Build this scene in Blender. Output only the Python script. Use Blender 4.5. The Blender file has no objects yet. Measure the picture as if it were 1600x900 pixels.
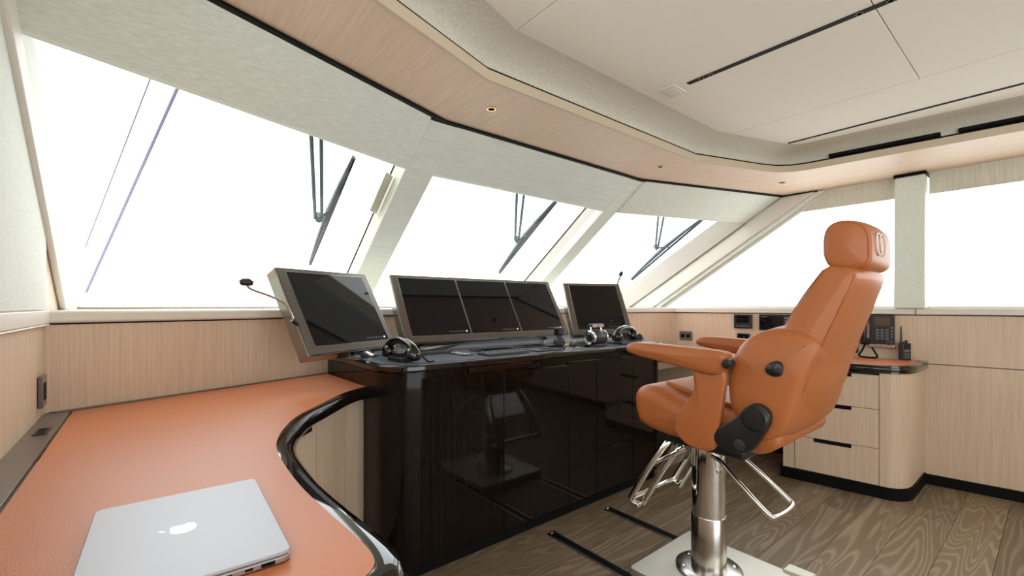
import bpy, bmesh, math, random
from mathutils import Vector, Matrix
random.seed(7)
PI = math.pi
SC = bpy.context.scene
COL = SC.collection

# ------------------------------------------------------------------ camera
cam_d = bpy.data.cameras.new('camera')
cam = bpy.data.objects.new('camera', cam_d)
COL.objects.link(cam)
cam.location = (0, 0, 1.1)
cam.rotation_euler = (PI / 2, 0, -math.radians(39.15))
cam_d.sensor_width = 36.0
cam_d.lens = 36.0 * 700 / 1600
cam_d.shift_y = 28.0 / 1600
cam_d.clip_start = 0.02
SC.camera = cam

# ------------------------------------------------------------------ sky, exposure
W = bpy.data.worlds.new('world')
SC.world = W
W.use_nodes = True
bg = W.node_tree.nodes['Background']
bg.inputs['Color'].default_value = (0.97, 0.985, 1.0, 1)
bg.inputs['Strength'].default_value = 3.5
SC.view_settings.view_transform = 'Standard'
SC.view_settings.look = 'None'
SC.view_settings.gamma = 1.0
SC.view_settings.use_curve_mapping = False
SC.view_settings.exposure = 0.2


# ------------------------------------------------------------------ materials
def new_mat(name):
    m = bpy.data.materials.new(name)
    m.use_nodes = True
    return m, m.node_tree, m.node_tree.nodes['Principled BSDF']


def plain(name, col, rough=0.5, metal=0.0, spec=0.5, coat=0.0, emit=None, es=0.0, bump=0.0, bscale=300):
    m, t, b = new_mat(name)
    b.inputs['Base Color'].default_value = (*col, 1)
    b.inputs['Roughness'].default_value = rough
    b.inputs['Metallic'].default_value = metal
    b.inputs['Specular IOR Level'].default_value = spec
    b.inputs['Coat Weight'].default_value = coat
    b.inputs['Coat Roughness'].default_value = 0.03
    if emit:
        b.inputs['Emission Color'].default_value = (*emit, 1)
        b.inputs['Emission Strength'].default_value = es
    tc = t.nodes.new('ShaderNodeTexCoord')
    n = t.nodes.new('ShaderNodeTexNoise')
    n.inputs['Scale'].default_value = bscale
    n.inputs['Detail'].default_value = 3
    t.links.new(tc.outputs['Object'], n.inputs['Vector'])
    if bump > 0:
        bp = t.nodes.new('ShaderNodeBump')
        bp.inputs['Strength'].default_value = bump
        bp.inputs['Distance'].default_value = 0.001
        t.links.new(n.outputs['Fac'], bp.inputs['Height'])
        t.links.new(bp.outputs['Normal'], b.inputs['Normal'])
    else:
        r = t.nodes.new('ShaderNodeMapRange')
        r.inputs['To Min'].default_value = max(0, rough - 0.02)
        r.inputs['To Max'].default_value = min(1, rough + 0.02)
        t.links.new(n.outputs['Fac'], r.inputs['Value'])
        t.links.new(r.outputs['Result'], b.inputs['Roughness'])
    return m


def grain(name, c1, c2, scale, rough=0.5, bump=0.15, detail=4, coat=0.0, contrast=(0.3, 0.7), spec=0.4):
    """fine stretched grain in object space; scale = (sx, sy, sz)"""
    m, t, b = new_mat(name)
    tc = t.nodes.new('ShaderNodeTexCoord')
    mp = t.nodes.new('ShaderNodeMapping')
    mp.inputs['Scale'].default_value = scale
    n = t.nodes.new('ShaderNodeTexNoise')
    n.inputs['Scale'].default_value = 1.0
    n.inputs['Detail'].default_value = detail
    n.inputs['Roughness'].default_value = 0.65
    cr = t.nodes.new('ShaderNodeValToRGB')
    cr.color_ramp.elements[0].position = contrast[0]
    cr.color_ramp.elements[1].position = contrast[1]
    cr.color_ramp.elements[0].color = (*c1, 1)
    cr.color_ramp.elements[1].color = (*c2, 1)
    bp = t.nodes.new('ShaderNodeBump')
    bp.inputs['Strength'].default_value = bump
    bp.inputs['Distance'].default_value = 0.001
    L = t.links.new
    L(tc.outputs['Object'], mp.inputs['Vector'])
    L(mp.outputs['Vector'], n.inputs['Vector'])
    L(n.outputs['Fac'], cr.inputs['Fac'])
    L(cr.outputs['Color'], b.inputs['Base Color'])
    L(n.outputs['Fac'], bp.inputs['Height'])
    L(bp.outputs['Normal'], b.inputs['Normal'])
    b.inputs['Roughness'].default_value = rough
    b.inputs['Specular IOR Level'].default_value = spec
    b.inputs['Coat Weight'].default_value = coat
    return m


def floor_oak(name):
    m, t, b = new_mat(name)
    L = t.links.new
    tc = t.nodes.new('ShaderNodeTexCoord')
    oi = t.nodes.new('ShaderNodeObjectInfo')
    add = t.nodes.new('ShaderNodeVectorMath'); add.operation = 'MULTIPLY_ADD'
    cmb = t.nodes.new('ShaderNodeCombineXYZ')
    L(oi.outputs['Random'], cmb.inputs['X']); L(oi.outputs['Random'], cmb.inputs['Y']); L(oi.outputs['Random'], cmb.inputs['Z'])
    add.inputs[1].default_value = (37, 91, 53)
    L(cmb.outputs['Vector'], add.inputs[0]); L(tc.outputs['Object'], add.inputs[2])
    mp = t.nodes.new('ShaderNodeMapping'); mp.inputs['Scale'].default_value = (0.7, 6.5, 1)
    L(add.outputs['Vector'], mp.inputs['Vector'])
    n = t.nodes.new('ShaderNodeTexNoise'); n.inputs['Scale'].default_value = 1.0; n.inputs['Detail'].default_value = 1.2
    n.inputs['Distortion'].default_value = 0.5
    L(mp.outputs['Vector'], n.inputs['Vector'])
    mul = t.nodes.new('ShaderNodeMath'); mul.operation = 'MULTIPLY'; mul.inputs[1].default_value = 22
    L(n.outputs['Fac'], mul.inputs[0])
    sn = t.nodes.new('ShaderNodeMath'); sn.operation = 'SINE'
    m2 = t.nodes.new('ShaderNodeMath'); m2.operation = 'MULTIPLY'; m2.inputs[1].default_value = 6.283
    L(mul.outputs[0], m2.inputs[0]); L(m2.outputs[0], sn.inputs[0])
    mr = t.nodes.new('ShaderNodeMapRange'); mr.inputs['From Min'].default_value = 0.0; mr.inputs['From Max'].default_value = 1
    L(sn.outputs[0], mr.inputs['Value'])
    fine = t.nodes.new('ShaderNodeTexNoise'); fine.inputs['Scale'].default_value = 1; fine.inputs['Detail'].default_value = 4
    mpf = t.nodes.new('ShaderNodeMapping'); mpf.inputs['Scale'].default_value = (8, 220, 1)
    L(add.outputs['Vector'], mpf.inputs['Vector']); L(mpf.outputs['Vector'], fine.inputs['Vector'])
    mixf = t.nodes.new('ShaderNodeMath'); mixf.operation = 'MULTIPLY'
    L(mr.outputs['Result'], mixf.inputs[0]); L(fine.outputs['Fac'], mixf.inputs[1])
    cr = t.nodes.new('ShaderNodeValToRGB')
    cr.color_ramp.elements[0].color = (0.18, 0.128, 0.080, 1)
    cr.color_ramp.elements[1].color = (0.33, 0.262, 0.185, 1)
    cr.color_ramp.elements[0].position = 0.0; cr.color_ramp.elements[1].position = 0.75
    L(mixf.outputs[0], cr.inputs['Fac'])
    tint = t.nodes.new('ShaderNodeMix'); tint.data_type = 'RGBA'; tint.blend_type = 'MULTIPLY'
    tint.inputs[0].default_value = 1.0
    mrt = t.nodes.new('ShaderNodeMapRange'); mrt.inputs['To Min'].default_value = 0.8; mrt.inputs['To Max'].default_value = 1.25
    L(oi.outputs['Random'], mrt.inputs['Value'])
    L(cr.outputs['Color'], tint.inputs[6]); L(mrt.outputs['Result'], tint.inputs[7])
    L(tint.outputs[2], b.inputs['Base Color'])
    b.inputs['Roughness'].default_value = 0.42
    bp = t.nodes.new('ShaderNodeBump'); bp.inputs['Strength'].default_value = 0.1; bp.inputs['Distance'].default_value = 0.001
    L(mixf.outputs[0], bp.inputs['Height']); L(bp.outputs['Normal'], b.inputs['Normal'])
    return m


def glass_pane(name):
    m, t, b = new_mat(name)
    L = t.links.new
    out = t.nodes['Material Output']
    tr = t.nodes.new('ShaderNodeBsdfTransparent'); tr.inputs['Color'].default_value = (0.97, 0.985, 0.98, 1)
    gl = t.nodes.new('ShaderNodeBsdfGlossy'); gl.inputs['Roughness'].default_value = 0.01
    lw = t.nodes.new('ShaderNodeLayerWeight'); lw.inputs['Blend'].default_value = 0.5
    pw_ = t.nodes.new('ShaderNodeMath'); pw_.operation = 'POWER'; pw_.inputs[1].default_value = 5.0
    L(lw.outputs['Facing'], pw_.inputs[0])
    fr = t.nodes.new('ShaderNodeMapRange'); fr.inputs['To Min'].default_value = 0.03; fr.inputs['To Max'].default_value = 0.5
    L(pw_.outputs[0], fr.inputs['Value'])
    mx = t.nodes.new('ShaderNodeMixShader')
    L(fr.outputs[0], mx.inputs[0]); L(tr.outputs[0], mx.inputs[1]); L(gl.outputs[0], mx.inputs[2])
    L(mx.outputs[0], out.inputs['Surface'])
    return m


M = dict(
    fabric=grain('woven_fabric', (0.64, 0.69, 0.62), (0.78, 0.83, 0.76), (6, 120, 160), 0.75, 0.12),
    white=plain('painted_cream', (0.70, 0.68, 0.62), 0.5, bump=0.02),
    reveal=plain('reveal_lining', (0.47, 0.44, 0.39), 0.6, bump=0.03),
    sill=plain('cream_leather_sill', (0.70, 0.66, 0.58), 0.45, bump=0.05, bscale=500),
    wood=grain('pale_oak_upright', (0.56, 0.42, 0.30), (0.69, 0.54, 0.40), (130, 130, 3), 0.45, 0.08),
    soffit=grain('pale_oak_soffit', (0.66, 0.49, 0.36), (0.77, 0.60, 0.45), (110, 4, 60), 0.45, 0.06),
    cove=grain('cove_linen_shaded', (0.54, 0.52, 0.43), (0.66, 0.64, 0.54), (90, 90, 90), 0.8, 0.08),  # linen toned darker to stand in for the shade in the cove
    ceil=plain('ceiling_fabric', (0.86, 0.83, 0.73), 0.8, bump=0.04, bscale=700),
    band=plain('beige_band', (0.58, 0.48, 0.35), 0.5, bump=0.02),
    black=plain('black_matte', (0.004, 0.004, 0.004), 0.6, spec=0.12),
    plastic=plain('black_plastic', (0.010, 0.0105, 0.012), 0.35),
    rubber=plain('dark_grey_plastic', (0.03, 0.032, 0.036), 0.45),
    gloss=plain('black_gloss_lacquer', (0.006, 0.005, 0.004), 0.04, coat=0.3),
    ebony=grain('gloss_ebony_veneer', (0.004, 0.003, 0.002), (0.012, 0.007, 0.005), (60, 60, 2), 0.05, 0.0, spec=0.2),
    mat=plain('blue_grey_top_mat', (0.10, 0.12, 0.15), 0.3),
    leather=plain('orange_leather', (0.42, 0.130, 0.036), 0.42, bump=0.25, bscale=450),
    leather_desk=plain('orange_desk_leather', (0.50, 0.165, 0.066), 0.4, bump=0.3, bscale=380),
    piping=plain('orange_piping', (0.36, 0.095, 0.03), 0.5),
    chrome=plain('chrome', (0.80, 0.79, 0.77), 0.07, metal=1.0),
    steel=plain('brushed_steel', (0.52, 0.50, 0.47), 0.22, metal=1.0),
    plate=plain('satin_steel_plate', (0.72, 0.69, 0.62), 0.38, metal=0.85),
    bezel=plain('taupe_metal_bezel', (0.15, 0.13, 0.115), 0.3, metal=0.7),
    bezel_edge=plain('polished_bezel_edge', (0.30, 0.28, 0.26), 0.12, metal=0.9),
    screen=plain('dark_screen', (0.005, 0.005, 0.007), 0.03, spec=0.35),
    screen_border=plain('screen_border', (0.004, 0.004, 0.005), 0.08),
    alu=plain('laptop_aluminium', (0.40, 0.41, 0.455), 0.42, metal=0.2),
    alu_dark=plain('laptop_side', (0.42, 0.41, 0.42), 0.3, metal=0.8),
    logo=plain('polished_logo', (0.93, 0.94, 0.95), 0.15, metal=0.1),
    thread=plain('white_thread', (0.85, 0.82, 0.76), 0.6),
    amber=plain('downlight_glow', (0.9, 0.5, 0.15), 0.4, emit=(1.0, 0.55, 0.15), es=3.0),
    brass=plain('brass_ring', (0.75, 0.45, 0.18), 0.25, metal=1.0),
    led=plain('screen_led', (0.9, 0.9, 0.9), 0.4, emit=(1, 0.97, 0.9), es=1.0),
    icon=plain('screen_icon', (0.25, 0.25, 0.27), 0.4),
    red=plain('red_mark', (0.6, 0.03, 0.02), 0.4),
    yellow=plain('yellow_plastic', (0.75, 0.55, 0.02), 0.4),
    lcd=plain('phone_lcd', (0.10, 0.075, 0.055), 0.1),
    key=plain('key_grey', (0.14, 0.145, 0.15), 0.45),
    taupe=plain('taupe_lacquer', (0.13, 0.105, 0.085), 0.3),
    wiper=plain('wiper_slate', (0.055, 0.085, 0.10), 0.45),
    cable=plain('cable_violet', (0.10, 0.09, 0.16), 0.6),
    blind=grain('blind_weave', (0.56, 0.55, 0.45), (0.70, 0.69, 0.59), (120, 120, 4), 0.8, 0.1),
    glass=glass_pane('window_glass'),
    oak=floor_oak('cerused_oak_plank'),
    dark=plain('dark_void', (0.012, 0.010, 0.009), 0.6),
)


# ------------------------------------------------------------------ mesh helpers
BASE = {}


class MB:
    def __init__(s, mat4=None):
        s.v = []; s.f = []; s.M = mat4

    def add(s, vs, fs):
        o = len(s.v)
        for p in vs:
            p = Vector(p)
            s.v.append(s.M @ p if s.M else p)
        s.f += [tuple(i + o for i in f) for f in fs]
        return s

    def box(s, x0, x1, y0, y1, z0, z1):
        vs = [(x, y, z) for z in (z0, z1) for y in (y0, y1) for x in (x0, x1)]
        return s.add(vs, [(0, 2, 3, 1), (4, 5, 7, 6), (0, 1, 5, 4), (2, 6, 7, 3), (0, 4, 6, 2), (1, 3, 7, 5)])

    def hexa(s, p):  # 8 points: bottom 4 (ccw) then top 4
        return s.add(p, [(3, 2, 1, 0), (4, 5, 6, 7), (0, 1, 5, 4), (1, 2, 6, 5), (2, 3, 7, 6), (3, 0, 4, 7)])

    def prism(s, poly, z0, z1):
        n = len(poly)
        a = sum(poly[i][0] * poly[(i + 1) % n][1] - poly[(i + 1) % n][0] * poly[i][1] for i in range(n))
        if a < 0: poly = poly[::-1]
        vs = [(x, y, z0) for x, y in poly] + [(x, y, z1) for x, y in poly]
        return s.add(vs, [tuple(range(n - 1, -1, -1)), tuple(range(n, 2 * n))] +
                     [(i, (i + 1) % n, n + (i + 1) % n, n + i) for i in range(n)])

    def tube(s, path, r, seg=10, closed=False, squash=None):
        path = [Vector(p) for p in path]
        n = len(path)
        rs = r if isinstance(r, (list, tuple)) else [r] * n
        vs = []; up = None
        for i, p in enumerate(path):
            if closed: t = path[(i + 1) % n] - path[i - 1]
            else: t = path[min(i + 1, n - 1)] - path[max(i - 1, 0)]
            t.normalize()
            if up is None:
                up = Vector((0, 0, 1)) if abs(t.z) < .9 else Vector((1, 0, 0))
            a = t.cross(up).normalized(); up = a.cross(t).normalized()
            for k in range(seg):
                w = 2 * PI * k / seg
                vs.append(p + a * math.cos(w) * rs[i] + up * math.sin(w) * rs[i] * (squash or 1))
        fs = []
        for i in range(n if closed else n - 1):
            j = (i + 1) % n
            for k in range(seg):
                l = (k + 1) % seg
                fs.append((i * seg + k, i * seg + l, j * seg + l, j * seg + k))
        if not closed:
            fs.append(tuple(range(seg - 1, -1, -1)))
            fs.append(tuple((n - 1) * seg + k for k in range(seg)))
        return s.add(vs, fs)

    def lathe(s, prof, c=(0, 0, 0), seg=24, axis='z'):
        vs = []
        for r, h in prof:
            for k in range(seg):
                w = 2 * PI * k / seg
                a, b = r * math.cos(w), r * math.sin(w)
                p = {'z': (a, b, h), 'x': (h, a, b), 'y': (b, h, a)}[axis]
                vs.append((p[0] + c[0], p[1] + c[1], p[2] + c[2]))
        n = len(prof); fs = []
        for i in range(n - 1):
            for k in range(seg):
                l = (k + 1) % seg
                fs.append((i * seg + k, i * seg + l, (i + 1) * seg + l, (i + 1) * seg + k))
        fs.append(tuple(range(seg - 1, -1, -1))); fs.append(tuple((n - 1) * seg + k for k in range(seg)))
        return s.add(vs, fs)

    def puff(s, prof, x0, x1, r, steps=5, wf=None, xc=0, dome=0.0):
        """closed (y,z) side profile swept across x with rounded edges"""
        pr = smooth_closed(prof, 72)
        n = len(pr)
        ar = sum(pr[i][0] * pr[(i + 1) % n][1] - pr[(i + 1) % n][0] * pr[i][1] for i in range(n))
        if ar < 0: pr = pr[::-1]
        nr = []
        for i in range(n):
            tx = pr[(i + 1) % n][0] - pr[i - 1][0]; ty = pr[(i + 1) % n][1] - pr[i - 1][1]
            l = math.hypot(tx, ty) or 1
            nr.append((-ty / l, tx / l))      # inward for ccw
        cy = sum(p[0] for p in pr) / n; cz = sum(p[1] for p in pr) / n
        rings = []
        for k in range(steps + 1):
            a = PI / 2 * k / steps
            rings.append((x0 + r * (1 - math.sin(a)), r * (1 - math.cos(a))))
        rings = [(x, i) for x, i in rings]
        rings = [(x0 + r * (1 - math.sin(PI / 2 * (1 - k / steps))), r * (1 - math.cos(PI / 2 * (1 - k / steps)))) for k in range(steps + 1)]
        rings += [(x0 + (x1 - x0) * q, -dome * 4 * q * (1 - q)) for q in (0.3, 0.5, 0.7)]
        rings += [(x0 + x1 - x, i) for x, i in rings[steps::-1]]
        vs = []
        def put(x, y, z):
            if wf: x = xc + (x - xc) * wf(z)
            vs.append((x, y, z))
        put(rings[0][0] - 0.006, cy, cz)
        q = 0.55
        for i in range(n):
            y = pr[i][0] + nr[i][0] * rings[0][1]; z = pr[i][1] + nr[i][1] * rings[0][1]
            put(rings[0][0] - 0.004, cy + (y - cy) * q, cz + (z - cz) * q)
        for x, ins in rings:
            for i in range(n):
                put(x, pr[i][0] + nr[i][0] * ins, pr[i][1] + nr[i][1] * ins)
        for i in range(n):
            y = pr[i][0] + nr[i][0] * rings[-1][1]; z = pr[i][1] + nr[i][1] * rings[-1][1]
            put(rings[-1][0] + 0.004, cy + (y - cy) * q, cz + (z - cz) * q)
        put(rings[-1][0] + 0.006, cy, cz)
        fs = []
        R = len(rings) + 2
        for i in range(n):
            j = (i + 1) % n
            fs.append((0, 1 + i, 1 + j))
            for k in range(R - 1):
                fs.append((1 + k * n + i, 1 + (k + 1) * n + i, 1 + (k + 1) * n + j, 1 + k * n + j))
            fs.append((1 + (R - 1) * n + i, len(vs) - 1, 1 + (R - 1) * n + j))
        return s.add(vs, fs)

    def sweep(s, curve, prof, sign=1, closed_prof=True):
        """open plan curve [(x,y)], profile [(offset,z)]; sign +1 = left of travel"""
        n = len(curve); m = len(prof); vs = []
        for i in range(n):
            nx, ny = miter(curve, i, sign)
            for o, z in prof: vs.append((curve[i][0] + nx * o, curve[i][1] + ny * o, z))
        fs = []
        for i in range(n - 1):
            for k in range(m if closed_prof else m - 1):
                l = (k + 1) % m
                q = (i * m + k, (i + 1) * m + k, (i + 1) * m + l, i * m + l)
                fs.append(q)
        if closed_prof:
            fs.append(tuple(range(m))); fs.append(tuple((n - 1) * m + k for k in range(m - 1, -1, -1)))
        return s.add(vs, fs)

    def build(s, name, mat, parent=None, bevel=0.0, seg=2, smooth=35, fix=True):
        me = bpy.data.meshes.new(name)
        b = BASE.get(parent, Vector((0, 0, 0))) if parent else Vector((0, 0, 0))
        me.from_pydata([tuple(p - b) for p in s.v], [], s.f)
        if fix:
            bm = bmesh.new(); bm.from_mesh(me)
            bmesh.ops.recalc_face_normals(bm, faces=bm.faces)
            bm.to_mesh(me); bm.free()
        me.materials.append(M[mat])
        if smooth:
            me.shade_smooth()
            me.set_sharp_from_angle(angle=math.radians(smooth))
        o = bpy.data.objects.new(name, me)
        COL.objects.link(o)
        if bevel > 0:
            md = o.modifiers.new('bevel', 'BEVEL'); md.width = bevel; md.segments = seg
            md.limit_method = 'ANGLE'; md.angle_limit = math.radians(40)
        if parent:
            o.parent = parent
            BASE[o] = b
        return o


def miter(c, i, sign=1):
    n = len(c)
    def nrm(a, b):
        dx, dy = b[0] - a[0], b[1] - a[1]; l = math.hypot(dx, dy) or 1
        return (-dy / l * sign, dx / l * sign)
    if i == 0: return nrm(c[0], c[1])
    if i == n - 1: return nrm(c[-2], c[-1])
    a = nrm(c[i - 1], c[i]); b = nrm(c[i], c[i + 1])
    mx, my = a[0] + b[0], a[1] + b[1]; l = math.hypot(mx, my)
    mx /= l; my /= l
    k = 1 / max(0.4, mx * a[0] + my * a[1])
    return (mx * k, my * k)


def offset(c, d, sign=1):
    return [(c[i][0] + miter(c, i, sign)[0] * d, c[i][1] + miter(c, i, sign)[1] * d) for i in range(len(c))]


def cr(p0, p1, p2, p3, t):
    return tuple(0.5 * (2 * b + (c - a) * t + (2 * a - 5 * b + 4 * c - d) * t * t + (-a + 3 * b - 3 * c + d) * t ** 3)
                 for a, b, c, d in zip(p0, p1, p2, p3))


def smooth_closed(p, N):
    n = len(p); pts = []
    for i in range(n):
        for k in range(12):
            pts.append(cr(p[i - 1], p[i], p[(i + 1) % n], p[(i + 2) % n], k / 12))
    L = [0]
    for i in range(len(pts)):
        L.append(L[-1] + math.dist(pts[i], pts[(i + 1) % len(pts)]))
    out = []; j = 0
    for k in range(N):
        d = L[-1] * k / N
        while L[j + 1] < d: j += 1
        f = (d - L[j]) / max(1e-9, L[j + 1] - L[j])
        a, b = pts[j], pts[(j + 1) % len(pts)]
        out.append(tuple(u + (w - u) * f for u, w in zip(a, b)))
    return out


def smooth_open(p, k=6):
    out = []
    q = [p[0]] + list(p) + [p[-1]]
    for i in range(1, len(q) - 2):
        for j in range(k): out.append(cr(q[i - 1], q[i], q[i + 1], q[i + 2], j / k))
    out.append(tuple(p[-1]))
    return out


def tag(o, label, cat, group=None, kind=None):
    o['label'] = label; o['category'] = cat
    if group: o['group'] = group
    if kind: o['kind'] = kind
    return o


def thing(name, label, cat, loc, group=None, kind=None):
    o = bpy.data.objects.new(name, None); COL.objects.link(o)
    o.empty_display_size = 0.05
    o.location = loc; BASE[o] = Vector(loc)
    return tag(o, label, cat, group, kind)


def struct(o, label, cat): return tag(o, label, cat, kind='structure')


# ------------------------------------------------------------------ room constants (metres; +y is the bow, +x starboard)
KS = 1.356                       # windscreen rake, y per z
ZS, ZT = 1.085, 1.937            # sill top, soffit underside
TA = 0.338


def fx(x):                       # plan line of the windscreen's inner face at soffit level
    if x < 1.04: return 1.755 + TA * (x - 1.04)
    if x > 2.51: return 1.755 - TA * (x - 2.51)
    return 1.755


def shear(x, s, z): return (x, fx(x) + KS * (ZT - z) + s, z)


def xl(y): return 3.822 - 0.1325 * y                      # starboard wall, lower
def xr(y, z):
    t = (z - ZS) / (ZT - ZS)
    return (3.80 - 0.108 * y) * (1 - t) + 3.752 * t


LW = -0.25
GD = 0.27                        # depth from windscreen lining to glass, along y

# ------------------------------------------------------------------ floor
fl = MB().box(-0.4, 4.2, -2.7, 2.6, -0.05, -0.008).build('floor', 'dark')
struct(fl, 'brown cerused oak plank floor', 'floor')
pw = 0.1665
row = 0
y = -2.65
while y < 2.5:
    off = random.uniform(0, 1.7)
    x = -0.4 - off
    while x < 4.2:
        ln = random.choice([1.5, 1.8, 2.1])
        a, b = max(x, -0.4), min(x + ln, 4.2)
        if b - a > 0.05:
            MB().box(a + .0008, b - .0008, y + .0008, y + pw - .0008, -0.008, 0.0).build('plank', 'oak', fl, smooth=0)
        x += ln
    y += pw

# ------------------------------------------------------------------ walls
# port wall
wl = MB().box(LW - .1, LW, -2.6, 2.35, 0, ZS - .04).box(LW - .1, LW, 0.75, 3.2, ZS - .04, 2.12).box(LW - .1, LW, -2.6, 0.75, 1.85, 2.12).box(LW - .1, LW, -2.6, -2.2, ZS - .04, 1.85).build('wall_left', 'wood', smooth=0)
struct(wl, 'pale oak wall on the left beside the orange desk', 'wall')
MB().box(LW, LW + .006, 0.76, 2.0, ZS + .004, 1.93).build('fabric_panel', 'fabric', wl)
o = MB()
pts = [shear(LW, s, z) for z in (ZS, 1.93) for s in (-.17, -.02)]
o.hexa([(LW + .001, *pts[0][1:]), (LW + .02, *pts[0][1:]), (LW + .02, *pts[1][1:]), (LW + .001, *pts[1][1:]),
        (LW + .001, *pts[2][1:]), (LW + .02, *pts[2][1:]), (LW + .02, *pts[3][1:]), (LW + .001, *pts[3][1:])])
o.build('pillar_lining', 'white', wl, bevel=.006)
o = MB()
pts = [shear(LW, s, z) for z in (ZS, 1.93) for s in (-.015, GD)]
o.hexa([(LW + .001, *pts[0][1:]), (LW + .012, *pts[0][1:]), (LW + .012, *pts[1][1:]), (LW + .001, *pts[1][1:]),
        (LW + .001, *pts[2][1:]), (LW + .012, *pts[2][1:]), (LW + .012, *pts[3][1:]), (LW + .001, *pts[3][1:])])
o.build('window_reveal', 'fabric', wl)

w6 = thing('window_6', 'side window added in the left wall behind the viewer for daylight', 'window', (LW - .05, -.7, ZS - .04), kind='structure')  # unseen window, added so more daylight reaches the interior
MB().box(LW - .055, LW - .047, -2.2, .75, ZS - .04, 1.85).build('pane', 'glass', w6, smooth=0)
# front lower wall: three oak facets
FW = [(LW - .01, 2.008), (.95, 2.43), (2.6, 2.43), (3.545, 2.12)]
wf_ = MB()
wf_.prism(offset(FW, .06) + FW[::-1], 0, ZS - .045)
wf_ = wf_.build('wall_front', 'wood', smooth=0)
struct(wf_, 'pale oak wall below the windscreen', 'wall')
# dark shadow line under the sill
MB().prism(offset(FW, .05) + offset(FW, .0015, -1)[::-1], ZS - .045, ZS - .040).build('shadow_line', 'black', wf_, smooth=0)
# windscreen sill
SP = [(LW - .01, 1.997), (.948, 2.418), (2.602, 2.418), (3.535, 2.108)]
outer = [(3.75, 3.0), (2.51, 3.3), (1.04, 3.3), (LW, 2.86)]
sl = MB().prism(SP + outer, ZS - .04, ZS).build('trim_1', 'sill', bevel=.008)
struct(sl, 'cream window sill running below the windscreen', 'sill')
sl2 = MB().box(LW, LW + .012, -2.5, 2.02, ZS - .04, ZS).box(LW, LW + .013, -2.5, 2.02, ZS - .046, ZS - .041).build('trim_2', 'sill', bevel=.004)
struct(sl2, 'cream sill strip along the left wall', 'sill')

# starboard wall, lower: upper and lower oak panels with a dark joint
wr = MB()
yy = (-2.6, 2.6)
def wallslab(mb, y0, y1, z0, z1, d0, d1):
    mb.hexa([(xl(y0) + d0, y0, z0), (xl(y0) + d1, y0, z0), (xl(y1) + d1, y1, z0), (xl(y1) + d0, y1, z0),
             (xl(y0) + d0, y0, z1), (xl(y0) + d1, y0, z1), (xl(y1) + d1, y1, z1), (xl(y1) + d0, y1, z1)])
wallslab(wr, -2.6, 2.6, 0, ZS - .04, .012, .1)
wr = wr.build('wall_right', 'black', smooth=0)
struct(wr, 'pale oak wall on the right with instruments above the desk', 'wall')
for (y0, y1, z0, z1) in [(-2.6, -.82, .06, .738), (-.815, .62, .06, .738), (.625, 2.2, .06, .738), (-2.6, -.45, .743, ZS - .046), (-.446, 2.2, .743, ZS - .046)]:
    mb = MB(); wallslab(mb, y0, y1, z0, z1, 0, .011); mb.build('wall_panel', 'wood', wr, smooth=0)
bb = MB(); wallslab(bb, -2.6, .62, 0, .06, -.014, .012)
struct(bb.build('baseboard_right', 'black'), 'black skirting along the right wall', 'baseboard')
sr = MB()
for (y0, y1) in [(-2.6, .58), (.583, 2.14)]:
    sr.hexa([(xl(y0) - .012, y0, ZS - .04), (xl(y0) + .22, y0, ZS - .04), (xl(y1) + .22, y1, ZS - .04), (xl(y1) - .012, y1, ZS - .04),
             (xl(y0) - .012, y0, ZS), (xl(y0) + .22, y0, ZS), (xl(y1) + .22, y1, ZS), (xl(y1) - .012, y1, ZS)])
struct(sr.build('trim_3', 'sill', bevel=.006), 'cream sill along the right side windows', 'sill')

# starboard A pillar lining and frame trim
def side_strip(mb, s0, s1, d0, d1, z0=ZS, z1=1.932):
    p = []
    for z in (z0, z1):
        for s, d in ((s0, d0), (s0, d1), (s1, d1), (s1, d0)):
            x = 3.7
            for _ in range(6):
                yv = fx(x) + KS * (ZT - z) + s
                x = xr(yv, z)
            p.append((x + d, yv, z))
    mb.hexa(p)
ap = MB(); side_strip(ap, -.215, 0.0, 0, .14)
ap = ap.build('trim_4', 'white', bevel=.006)
struct(ap, 'cream raked corner pillar right of the windscreen', 'pillar')
t_ = MB(); side_strip(t_, -.262, -.217, .02, .14); t_.build('frame_strip', 'fabric', ap)
t_ = MB(); side_strip(t_, -.31, -.264, .05, .14); t_.build('frame_strip', 'white', ap)
t_ = MB(); side_strip(t_, .002, GD + .03, -.02, .10); t_.build('window_reveal', 'reveal', ap)

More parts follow.
